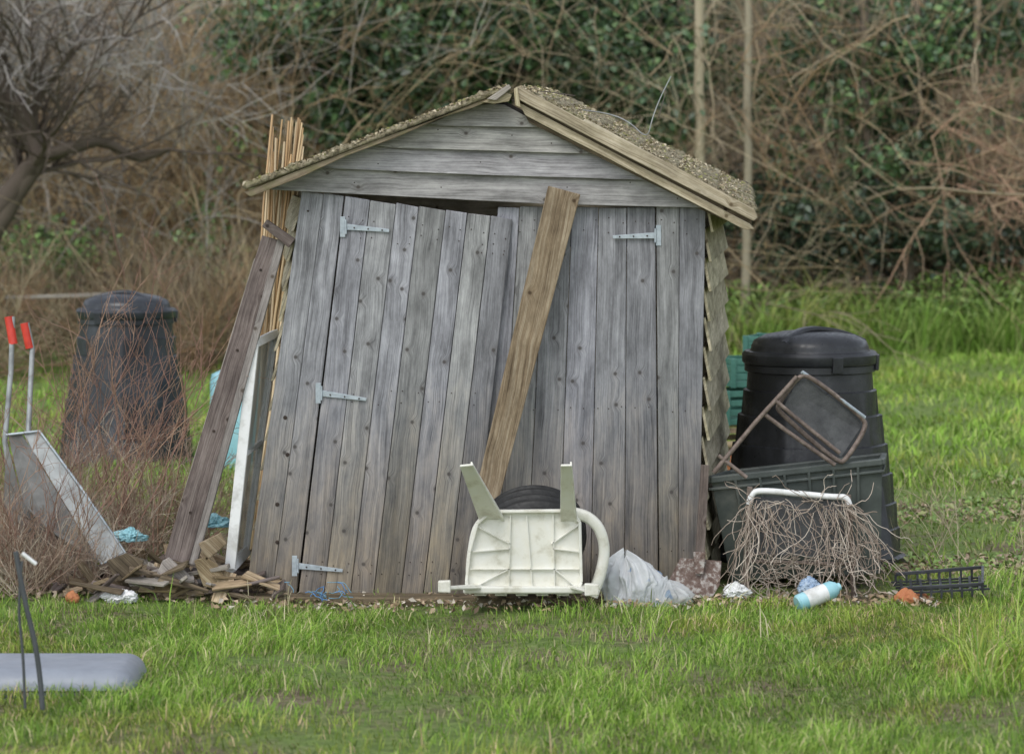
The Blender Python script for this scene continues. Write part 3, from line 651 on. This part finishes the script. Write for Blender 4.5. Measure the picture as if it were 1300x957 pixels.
# ================================================================= BACK RIGHT
gc=E('green_crate')
def crate(e,c,w,d,h,rot,mat):
    R_=Matrix.Rotation(rot,3,'Z')
    def T(x,y,z): return Vector(c)+R_@Vector((x,y,z))
    for sx,sy in ((1,1),(1,-1),(-1,1),(-1,-1)): beam('post',T(sx*w/2,sy*d/2,0),T(sx*w/2,sy*d/2,h),.03,.03,.03,.03,mat,e)
    for k in range(4):
        z=.02+k*(h-.04)/3; t=.035
        for a_,b_ in (((-1,-1),(1,-1)),((1,-1),(1,1)),((1,1),(-1,1)),((-1,1),(-1,-1))):
            beam('slat',T(a_[0]*w/2,a_[1]*d/2,z),T(b_[0]*w/2,b_[1]*d/2,z),t,t,.01,.01,mat,e,side=R_@Vector((0,1,0)) if a_[1]==b_[1] else R_@Vector((1,0,0)))
    board('crate_base',[T(-w/2,-d/2,.02),T(w/2,-d/2,.02),T(w/2,d/2,.02),T(-w/2,d/2,.02)],(0,0,.01),(1,0,0),mat,e)
p=W(950,500,5.2); crate(gc,(p.x,5.2,.28),.42,.3,.20,.4,M_green); crate(gc,(p.x+.06,5.25,.49),.40,.3,.17,.25,M_green); crate(gc,(p.x+.16,5.35,.67),.26,.3,.11,-.35,M_green)
crate(E('wooden_crate'),(p.x,5.25,.0),.50,.4,.27,.3,M_scrap)
lathe('plant_pot',[(0,0),(.06,0),(.085,.15),(.095,.15),(.095,.18),(.08,.18),(.075,.1),(0,.1)],M_terra,None,32,None,(W(925,520,4).x,4.2,0))
lathe('dark_plant_pot',[(0,0),(.09,0),(.12,.22),(.13,.22),(.13,.25),(.11,.25),(.1,.2),(0,.2)],M_black,None,32,None,(W(985,520,4.2).x,4.6,0))
# ================================================================= LEFT SIDE
lp=E('leaning_fence_post')
beam('dark_face',W(343,302,.02),W(224,712,-.16),.070,.105,.03,.03,M_post,lp)
beam('light_face',W(357,306,.035),W(243,716,-.14),.035,.045,.06,.06,M_postl,lp)
beam('top_block',W(336,283,.0),W(371,309,.0),.035,.045,.05,.05,M_post,lp)
for t in (.1,.35,.6,.85):
    p=W(343,302,.02).lerp(W(224,712,-.16),t); tube('bolt',[p+Vector((0,-.014,0)),p+Vector((0,-.019,0))],.006,M_nail,lp,False)
beam('second_plank',W(330,330,.08),W(232,660,.0),.05,.06,.02,.02,M_postl,lp)
wf=E('window_frame')
TL,TR,BR,BL=W(322,437,-.02),W(349,424,.30),W(312,700,.30),W(292,722,-.10)
beam('front_stile',TL,BL,.044,.044,.04,.04,M_wpaint,wf); beam('back_stile',TR,BR,.03,.03,.04,.04,M_wpaint,wf)
beam('top_rail',TL,TR,.035,.035,.04,.04,M_wpaint,wf); beam('bottom_rail',BL,BR,.04,.04,.04,.04,M_wpaint,wf)
beam('glazing_bar',TL.lerp(BL,.5),TR.lerp(BR,.5),.02,.02,.03,.03,M_wpaint,wf)
mg,nt,b_,o_=newmat('dirty_glass'); b_.inputs['Base Color'].default_value=(.5,.57,.57,1); b_.inputs['Roughness'].default_value=.08; b_.inputs['Alpha'].default_value=.6
board('glass',[TL,TR,BR,BL],(.003,0,0),(0,0,1),mg,wf,0)
N=34
u0=rng.uniform(338,388,N); base=np.zeros((N,3)); base[:,1]=rng.uniform(.5,1.1,N)
tops=np.array([W(a,145+rng.uniform(0,1)**1.5*75,.95) for a in u0]); base[:,0]=-1.12-rng.uniform(0,.1,N); K=6; tt=np.linspace(0,1,K)[None,:,None]
P=base[:,None,:]*(1-tt)+tops[:,None,:]*tt; P[:,1:-1]+=rng.normal(0,.006,(N,4,3))
tubes('bamboo_canes',[P],[taper(N,K,rng.uniform(.005,.009,N),.7)],[pal([(.50,.34,.18),(.58,.44,.26),(.42,.28,.15),(.64,.52,.34)],N)],M_cane,6)
lathe('blue_barrel',[(0,0),(.24,0),(.25,.03),(.25,.52),(.24,.56),(.2,.58),(0,.58)],M_cyan,None,40,None,(W(318,500,5.0).x,5.2,0))
wb=E('wheelbarrow')
tube('handle_1',[W(16,402,.45),W(14,470,.42),W(6,560,.38),W(22,650,.3)],.012,M_galvd,wb,False)
tube('handle_2',[W(34,410,.75),W(41,443,.75),W(36,548,.6),W(60,650,.4)],.012,M_galvd,wb,False)
tube('grip_1',[W(11,402,.45),W(17,437,.44)],.020,M_red,wb,False)
tube('grip_2',[W(31,410,.75),W(38,442,.75)],.020,M_red,wb,False)
board('tray_side',[W(28,548,.25),W(50,548,.25),W(160,700,.1),W(128,716,.08)],(0,.006,0),(1,0,-1),M_galvd,wb,.002)
board('tray_floor',[W(10,552,.25),W(27,550,.25),W(127,715,.08),W(60,672,.15),W(30,640,.2)],(0,.006,0),(1,0,-1),M_galvs,wb,.002)
board('tray_back',[W(8,556,.30),W(4,640,.3),W(30,700,.25),W(125,718,.14),W(58,670,.2),W(28,636,.26)],(0,.006,0),(1,0,-1),M_galvs,wb,.002)
tube('tray_rim',[W(8,552,.24),W(50,547,.24),W(105,622,.17),W(160,702,.09),W(128,716,.07)],.006,M_galv,wb,False)
sc=E('scrap_wood_pile')
for k in range(165):
    u=random.uniform(60,365); y=random.uniform(-.30,.42); s=4200/(14+y); x=(u-650)/s
    L=random.uniform(.06,.28); a=random.uniform(0,6.28); el=random.gauss(0,.28)
    hz=max(0.01,(.15-abs(u-235)*.0007)*random.random())
    d=Vector((math.cos(a)*math.cos(el),.6*math.sin(a)*math.cos(el),math.sin(el)))*L*.5
    c=Vector((x,y,hz+abs(d.z)*.6))
    beam(f'scrap_{k}',c-d,c+d,random.uniform(.012,.075),random.uniform(.010,.065),random.uniform(.006,.022),.01,random.choice([M_scrap,M_scrap,M_post,M_postl,M_sill]),sc,side=(random.gauss(0,.4),-.3,1),bevel=.002)
for nme,q,mt in (('offcut_tan',[(246,712),(262,706),(275,716),(292,742),(282,750),(258,744)],M_brace),('offcut_grey',[(196,734),(206,712),(214,708),(242,732),(240,740)],M_postl),('offcut_dark',[(135,712),(160,702),(182,712),(176,735),(146,738)],M_sill),('offcut_flat',[(252,690),(280,676),(288,690),(262,712)],M_brace)):
    board(nme,[W(a,b,-.22) for a,b in q],(0,.03,0),(1,0,-1),mt,sc,.003)
tube('broken_log',[W(150,742,-.1),W(190,728,.0),W(240,735,.1)],.035,M_sill,sc)
tube('curved_stick',[W(262,752,-.25),W(300,746,-.27),W(355,732,-.25)],.008,M_post,sc)
cy=E('cyan_plastic_sheet')
blob('sheet_fold_1',W(272,662,.15),.07,.05,.03,.6,M_cyan,5,6,3,cy); blob('sheet_fold_2',W(165,680,.2),.07,.05,.03,.6,M_cyan,5,9,3,cy)
N=14; S=np.array([W(rng.uniform(370,460),752,-.28) for _ in range(N)])
P=grow(S,rng.normal(0,1,(N,3))*np.array([1,.2,.1]),rng.uniform(.05,.2,N),10,.5,0); P[:,:,2]=P[:,:,2].clip(.03,.09); P[:,:,1]=P[:,:,1].clip(-.4,-.27)
tubes('blue_twine',[P],[taper(N,10,.002,1)],[pal([(.1,.25,.5),(.2,.4,.55)],N)],M_net,3)
n=1100; x=rng.uniform(-1.25,1.75,n); y=rng.uniform(-.50,-.1,n); C=np.stack([x,y,gz_np(x,y)+.012+rng.uniform(0,.02,n)],1)
leaves('leaf_litter',C,.028*rng.uniform(.4,1.4,n),pal([(.34,.25,.16),(.46,.36,.25),(.22,.16,.11),(.55,.5,.42)],n),M_dry,.6,None,1)
# low grey plastic lid lying in the grass near the camera
def rbox(name,x0,x1,y0,y1,z0,z1,r,mat,parent):
    import bmesh
    bm=bmesh.new(); bmesh.ops.create_cube(bm,size=1)
    for v in bm.verts:
        v.co=Vector((lerp(x0,x1,v.co.x+.5),lerp(y0,y1,v.co.y+.5),lerp(z0,z1,v.co.z+.5)))
    bmesh.ops.bevel(bm,geom=bm.edges[:],offset=r,segments=8,affect='EDGES',profile=.5)
    me=bpy.data.meshes.new(name); bm.to_mesh(me); bm.free(); me.materials.append(mat)
    for p in me.polygons: p.use_smooth=True
    return link(bpy.data.objects.new(name,me),parent)
fb=E('grey_plastic_lid')
s=4200/11.3; xr=(172-650)/s; zt=1.94-(828-173)/(4200/11.75)
rbox('lid_dome',-1.95,xr-.01,-2.68,-2.2,-.02,zt,.07,M_greybin,fb)
rbox('lid_rim',-1.98,xr+.004,-2.71,-2.17,-.015,.022,.012,M_greybd,fb)
sk=E('garden_stake')
tube('stake',[W(20,700,-3.0),W(30,760,-3.0),W(50,835,-3.0),W(54,900,-3.0)],.009,M_greybd,sk)
tube('stake_2',[W(28,712,-3.0),W(22,770,-3.0),W(30,830,-3.0),W(32,900,-3.0)],.005,M_greybd,sk)
tube('pale_tie',[W(28,702,-3.0),W(46,716,-3.0)],.007,M_wpaint,sk)
# ================================================================= BARE SHRUBS (left, near)
def shrub(name,bases,n,h,cols,r0,M1=6,M2=4,parent=None,lean=.35,L1=.35,L2=.15,sides=3):
    i=rng.integers(0,len(bases),n); S=np.array(bases)[i]+rng.normal(0,.05,(n,3))*np.array([1,1,0])
    S[:,2]=gz_np(S[:,0],S[:,1])
    d=rng.normal(0,lean,(n,3)); d[:,2]=1
    P=grow(S,d,h*rng.uniform(.5,1.15,n),10,.10,.01)
    Q,qi=kids(P,M1,h*L1,7,.13,-.02,.8,.3,2); R2,ri=kids(Q,M2,h*L2,5,.15,0,.8,.2)
    c=pal(cols,n); 
    return tubes(name,[P,Q,R2],[taper(n,10,r0*rng.uniform(.6,1.2,n),.35),taper(len(Q),7,r0*.5,.4),taper(len(R2),5,r0*.3,.5)],[c,c[qi],c[qi][ri]],M_twig,sides,parent)
red=[(.30,.18,.14),(.36,.24,.17),(.26,.16,.12)]
dry=[(.46,.38,.29),(.38,.29,.22),(.58,.50,.40),(.30,.22,.17),(.40,.28,.22)]
shrub('bare_rose_shrub',[(W(70,600,.9).x,.9,0),(W(160,600,1.0).x,1.0,0),(W(190,640,.6).x,.7,0),(W(20,640,1.2).x,1.2,0),(W(120,640,.5).x,.5,0)],40,1.25,red,.0044,5,3)
shrub('dry_bramble',[(W(u_,640,.8).x,rng.uniform(.5,1.6),0) for u_ in (-20,10,40,70,100,140,180,215)],280,.58,dry,.0032,6,4,None,.9)
shrub('dry_bramble',[(W(u_,740,.0).x,rng.uniform(-.25,.3),0) for u_ in (-40,-20,0,20,40,60,90,120)],260,.36,dry,.0028,5,3,None,.9)
shrub('dry_bramble',[(W(u_,700,-.05).x,-.05,0) for u_ in (-20,5,30,55)],26,.75,red,.0035,5,3,None,.4)
shrub('dry_stalks',[(W(u_,700,.5).x,rng.uniform(.3,2.5),0) for u_ in (1150,1190,1230,1270,1300,1330)],34,.42,[(.52,.45,.32),(.43,.36,.25)],.0026,2,1,None,.6)
def weeds(name,n,x0,x1,y0,y1,cols,size,h):
    x=rng.uniform(x0,x1,n);y=rng.uniform(y0,y1,n); k=noise_grid(x,y,4,77)>-.1; x=x[k];y=y[k]
    C=np.stack([x,y,gz_np(x,y)+rng.uniform(0,h,len(x))],1)
    return leaves(name,C,size*rng.uniform(.5,1.3,len(x)),pal(cols,len(x)),M_leaf,.6,None,1)
weeds('ground_weeds',5500,1.15,3.4,.6,4.6,[(.22,.34,.08),(.17,.27,.07),(.32,.35,.14)],.035,.05)
weeds('dead_leaf_scatter',7000,1.15,3.4,.3,4.4,[(.36,.27,.18),(.46,.36,.25),(.24,.17,.11)],.03,.03)
weeds('ground_weeds',2200,-3.6,-1.1,1.0,4.8,[(.22,.34,.08),(.17,.27,.07),(.32,.35,.14)],.035,.06)
weeds('dead_leaf_scatter',3500,-2.9,-.9,-.3,1.6,[(.34,.26,.18),(.48,.39,.29),(.20,.15,.10)],.03,.03)
# ================================================================= BACKGROUND THICKET
brown=[(.34,.27,.17),(.44,.35,.22),(.25,.20,.13),(.54,.45,.31),(.20,.16,.115),(.38,.25,.15)]
greyt=[(.38,.35,.31),(.47,.44,.39),(.28,.26,.23)]
def thicket(name,n,x0,x1,y0,y1,h,cols,r0,M1,M2,grav=.06,lean=.45):
    S=np.stack([rng.uniform(x0,x1,n),rng.uniform(y0,y1,n),np.zeros(n)],1); S[:,2]=gz_np(S[:,0],S[:,1])-.05
    d=rng.normal(0,lean,(n,3)); d[:,2]=1
    P=grow(S,d,h*rng.uniform(.4,1.15,n),11,.14,grav)
    Q,qi=kids(P,M1,h*.38,7,.18,.03,.9,.2,2); R2,ri=kids(Q,M2,h*.17,5,.2,.0,.9,.1)
    c=pal(cols,n,.4)
    return tubes(name,[P,Q,R2],[taper(n,11,r0*rng.uniform(.4,1.3,n),.35),taper(len(Q),7,r0*.42,.4),taper(len(R2),5,r0*.25,.5)],[c,c[qi],c[qi][ri]],M_twig,3)
thicket('bramble_thicket',360,-8,8,17.3,21,4.6,brown,.016,6,4)
thicket('bramble_thicket',95,-1.5,7.5,16.6,17.4,4.4,brown,.012,7,4,.07,.6)
thicket('bramble_thicket',230,-8,-.5,16.0,18.2,1.6,brown,.011,7,3,.16,.9)
thicket('bramble_thicket',90,-.5,8,17.0,18,1.3,brown,.010,6,3,.16,.9)
thicket('bare_hawthorn_thicket',200,-8,-2.5,16.0,20,5.0,greyt+brown[:2],.015,8,5,.02)
thicket('hazel_thicket',150,-4.0,-1.3,16.0,19,3.6,[(.55,.39,.22),(.46,.32,.19),(.40,.29,.17)],.011,7,4,.02,.3)
def tree(name,path,r0,r1,cols,nk=14,L=1.4,sub=5):
    K=len(path); P=np.array([[tuple(p) for p in path]])
    t=np.linspace(0,K-1,24); PD=np.stack([np.interp(t,np.arange(K),P[0,:,a]) for a in range(3)],1)[None]
    PD[0,1:-1]+=rng.normal(0,r0*.12,(22,3))
    Q,qi=kids(PD,nk,L,9,.16,-.01,.9,.35,7); R2,ri=kids(Q,sub,L*.45,6,.2,0,.9,.2); S3,si=kids(R2,3,L*.2,4,.2,0,.9,.1)
    c=pal(cols,1,.1); 
    return tubes(name,[PD,Q,R2,S3],[np.linspace(r0,r1,24)[None,:],taper(len(Q),9,r1*.55*rng.uniform(.5,1.2,len(Q)),.3),taper(len(R2),6,r1*.22,.4),taper(len(S3),4,r1*.12,.5)],
        [c,np.repeat(c,len(Q),0),np.repeat(c,len(R2),0),np.repeat(c,len(S3),0)],M_twig,8)
def vt(u,y,lean=0,top=6.5): 
    x=W(u,300,y).x; return [(x-lean*.3,y,gz(x,y)-.1),(x-lean*.1,y,1.5),(x,y,3.0),(x+lean*.3,y,4.6),(x+lean,y+.1,top)]
tree('ash_tree',vt(889,15.9,.05),.056,.035,[(.42,.37,.26)],8,1.2)
tree('ash_tree',vt(950,16.0,.1),.046,.028,[(.38,.34,.25)],8,1.2)
tree('sapling_tree',vt(1072,16.6,-.2),.040,.02,[(.28,.25,.18)],9,1.2)
tree('sapling_tree',vt(1098,16.4,-.15),.05,.03,[(.17,.14,.11)],9,1.2)
tree('sapling_tree',vt(1165,16.6,.3),.045,.02,[(.24,.20,.15)],9,1.3)
tree('sapling_tree',vt(1240,16.4,.3),.045,.02,[(.30,.24,.17)],9,1.3)
tree('sapling_tree',vt(795,16.6,-.3),.035,.02,[(.24,.20,.15)],9,1.3)
tree('sapling_tree',vt(560,16.8,.3),.05,.03,[(.22,.19,.16)],9,1.3)
tree('sapling_tree',vt(300,16.8,-.3),.03,.02,[(.42,.36,.28)],9,1.3)
yy=12.5
tree('gnarled_hawthorn_tree',[W(-90,420,yy),W(-50,330,yy),W(10,245,yy),W(45,205,yy),W(40,165,yy),W(12,120,yy),W(0,70,yy),W(-20,0,yy),W(-10,-80,yy)],.10,.05,[(.10,.08,.065)],26,1.5,sub=7)
tree('gnarled_hawthorn_tree',[W(-60,420,yy+.3),W(-10,300,yy),W(45,205,yy),W(80,188,yy),W(125,180,yy+.2),W(170,200,yy+.3),W(215,190,yy+.3)],.085,.02,[(.11,.09,.07)],16,.8,sub=6)
def crown(name,u0,u1,v0,v1,y,n,cols,L,r,w=.2,grav=0,dirs=None):
    S=np.array([W(rng.uniform(u0,u1),rng.uniform(v0,v1),y+rng.uniform(-.8,.8)) for _ in range(n)])
    d0=rng.normal(0,1,(n,3))+(np.array(dirs) if dirs is not None else 0)
    P=grow(S,d0,L*rng.uniform(.5,1.2,n),8,w,grav); Q,qi=kids(P,5,L*.4,5,.2,0,.9,.1)
    c=pal(cols,n,.25); return tubes(name,[P,Q],[taper(n,8,r,.4),taper(len(Q),5,r*.5,.5)],[c,c[qi]],M_twig,3)
crown('hawthorn_crown_twigs',-150,210,-80,110,12.8,620,[(.44,.41,.39),(.34,.31,.29),(.52,.49,.46)],.55,.0055)
crown('dead_vine_tangle',1170,1420,170,300,16.3,190,[(.46,.30,.21),(.38,.26,.18),(.54,.40,.27)],1.2,.009,.12,.05,(.6,0,.3))
crown('dead_vine_tangle',640,1300,-40,200,16.3,150,[(.46,.36,.23),(.36,.29,.19),(.54,.45,.32)],1.3,.007,.18,.02)
crown('dead_vine_tangle',200,560,-40,260,16.2,130,[(.46,.36,.23),(.40,.29,.17),(.54,.45,.32)],1.2,.0075,.18,.02)
def ivy(name,blobs,cols,size=.065,sig=.12,frac=.62):
    C=[];CO=[]
    for (u,v,ru,rv,y,n) in blobs:
        n=int(n*frac); m=max(5,n//75)
        cu=rng.normal(0,.55,(m,3)); cc=np.array([tuple(W(u+a*ru,v+b*rv,y+c*.7)) for a,b,c in cu]); br=rng.uniform(.45,1.5,m)
        i=rng.integers(0,m,n); p=cc[i]+rng.normal(0,sig,(n,3))*np.array([1.2,1,.9]); C.append(p); CO.append(pal(cols,n,.35)*br[i][:,None])
    C=np.concatenate(C);CO=np.concatenate(CO); k=C[:,2]>gz_np(C[:,0],C[:,1]); C=C[k];CO=CO[k]
    return leaves(name,C,size*rng.uniform(.5,1.4,len(C)),CO,M_leaf,.85)
iv=[(.055,.11,.042),(.08,.15,.055),(.045,.085,.035),(.12,.19,.07),(.08,.13,.07)]
ivy('ivy_covered_tree',[(400,40,80,80,16.4,6500),(490,90,100,100,16.2,9500),(570,20,120,60,16.5,6000),(450,150,60,40,16.2,2500),(350,20,40,50,16.8,1200)],iv,.07)
ivy('holly_tree',[(680,20,110,60,16.8,7000),(800,50,90,80,16.7,6500),(845,130,60,70,16.5,4000),(740,100,90,60,16.6,4500),(620,80,60,60,16.9,2500),(900,60,50,70,17,1500)],iv,.07)
ivy('ivy_covered_tree',[(1100,110,60,80,16.6,4200),(1180,50,80,50,16.8,3800),(1020,40,50,50,17,1600),(1150,190,70,50,16.5,2500),(1270,30,50,60,16.8,2400),(980,180,40,70,16.9,1300)],iv,.068)
ivy('ivy_ground_cover',[(1110,300,110,40,16.7,6000),(1250,300,100,45,16.6,6000),(1050,290,60,45,16.8,2800),(950,280,40,60,16.8,1900),(1200,250,110,30,16.8,2500)],[(.05,.08,.05),(.065,.105,.06),(.095,.14,.075)],.06)
ivy('privet_bush',[(80,330,40,25,15.8,900),(60,300,30,30,16,600),(250,300,30,40,16,500),(20,340,40,30,15.8,500),(310,200,30,30,16,350)],[(.20,.33,.10),(.14,.24,.08)],.055)
def nettles(name,n,x0,x1,y0,y1,h):
    x=rng.uniform(x0,x1,n);y=rng.uniform(y0,y1,n); hh=h*(1+.35*noise_grid(x,y,2.5,91)).clip(.3,1.6)
    C=np.stack([x,y,gz_np(x,y)+rng.uniform(0,1,n)**.7*hh],1)
    c=pal([(.17,.29,.06),(.22,.35,.08),(.12,.21,.05),(.28,.37,.11)],n,.35)
    return leaves(name,C,.07*rng.uniform(.4,1.3,n),c,M_leaf,.35)
nettles('nettle_bed',14000,1.7,8,15.3,16.9,.52)
nettles('nettle_bed',3000,-6,-1.2,13.5,16.2,.18)
Vb,Fb,Cb=blades(22000,1.6,8,15.0,16.9,.36,.016,lambda x,y:(.8+.3*noise_grid(x,y,2,41)).clip(.2,1),[(.22,.36,.07),(.18,.29,.06),(.31,.40,.12)])
mesh_np('tall_grass',Vb,Fb,M_grass,Cb)
n=12000; x=rng.uniform(-8,8,n); y=rng.uniform(16.0,21,n); C=np.stack([x,y,rng.uniform(0,1,n)**2.0*1.9],1)
leaves('dead_bracken',C,.06*rng.uniform(.5,1.4,n),pal([(.34,.26,.14),(.44,.34,.20),(.24,.18,.11)],n),M_dry,.6)
shrub('brush_heap',[(W(u_,400,13.5).x,rng.uniform(12.5,15),0) for u_ in (0,50,100,150,200,250,300,330)],330,.9,brown,.010,6,3,None,1.3,.6,.3)
pz=W(70,374,12.7)
beam('fallen_pole',W(5,378,12.7),W(130,374,12.7),.03,.03,.03,.03,M_postl,None)
# ================================================================= LIGHT
w=bpy.data.worlds.new('World'); scene.world=w; w.use_nodes=True; nt=w.node_tree
bg=nt.nodes['Background']
sky=nt.nodes.new('ShaderNodeTexSky'); sky.sky_type='NISHITA'; sky.sun_disc=False
el,az=math.radians(52),math.radians(205)
sky.sun_elevation=el; sky.sun_rotation=az
hs=nt.nodes.new('ShaderNodeHueSaturation'); hs.inputs['Saturation'].default_value=.35; hs.inputs['Value'].default_value=1.45
nt.links.new(sky.outputs[0],hs.inputs['Color']); nt.links.new(hs.outputs[0],bg.inputs[0]); bg.inputs[1].default_value=.15
sd=bpy.data.lights.new('sun','SUN'); sd.energy=1.3; sd.angle=math.radians(32); sd.color=(1,.96,.9)
so=bpy.data.objects.new('sun',sd); scene.collection.objects.link(so)
dirv=Vector((math.sin(az)*math.cos(el),math.cos(az)*math.cos(el),math.sin(el)))
so.rotation_euler=dirv.to_track_quat('Z','Y').to_euler()
scene.view_settings.view_transform='Standard'; scene.view_settings.look='None'; scene.view_settings.exposure=0
# ================================================================= CAMERA
cam=bpy.data.cameras.new('camera'); co=bpy.data.objects.new('camera',cam); scene.collection.objects.link(co)
co.location=(0,-D0,H0); co.rotation_euler=(math.radians(90),0,0)
cam.sensor_width=36; cam.lens=36*FPX/1300; cam.shift_y=-(478.5-173)/1300
cam.clip_end=1000; cam.dof.use_dof=True; cam.dof.focus_distance=13.9; cam.dof.aperture_fstop=3.8
scene.camera=co
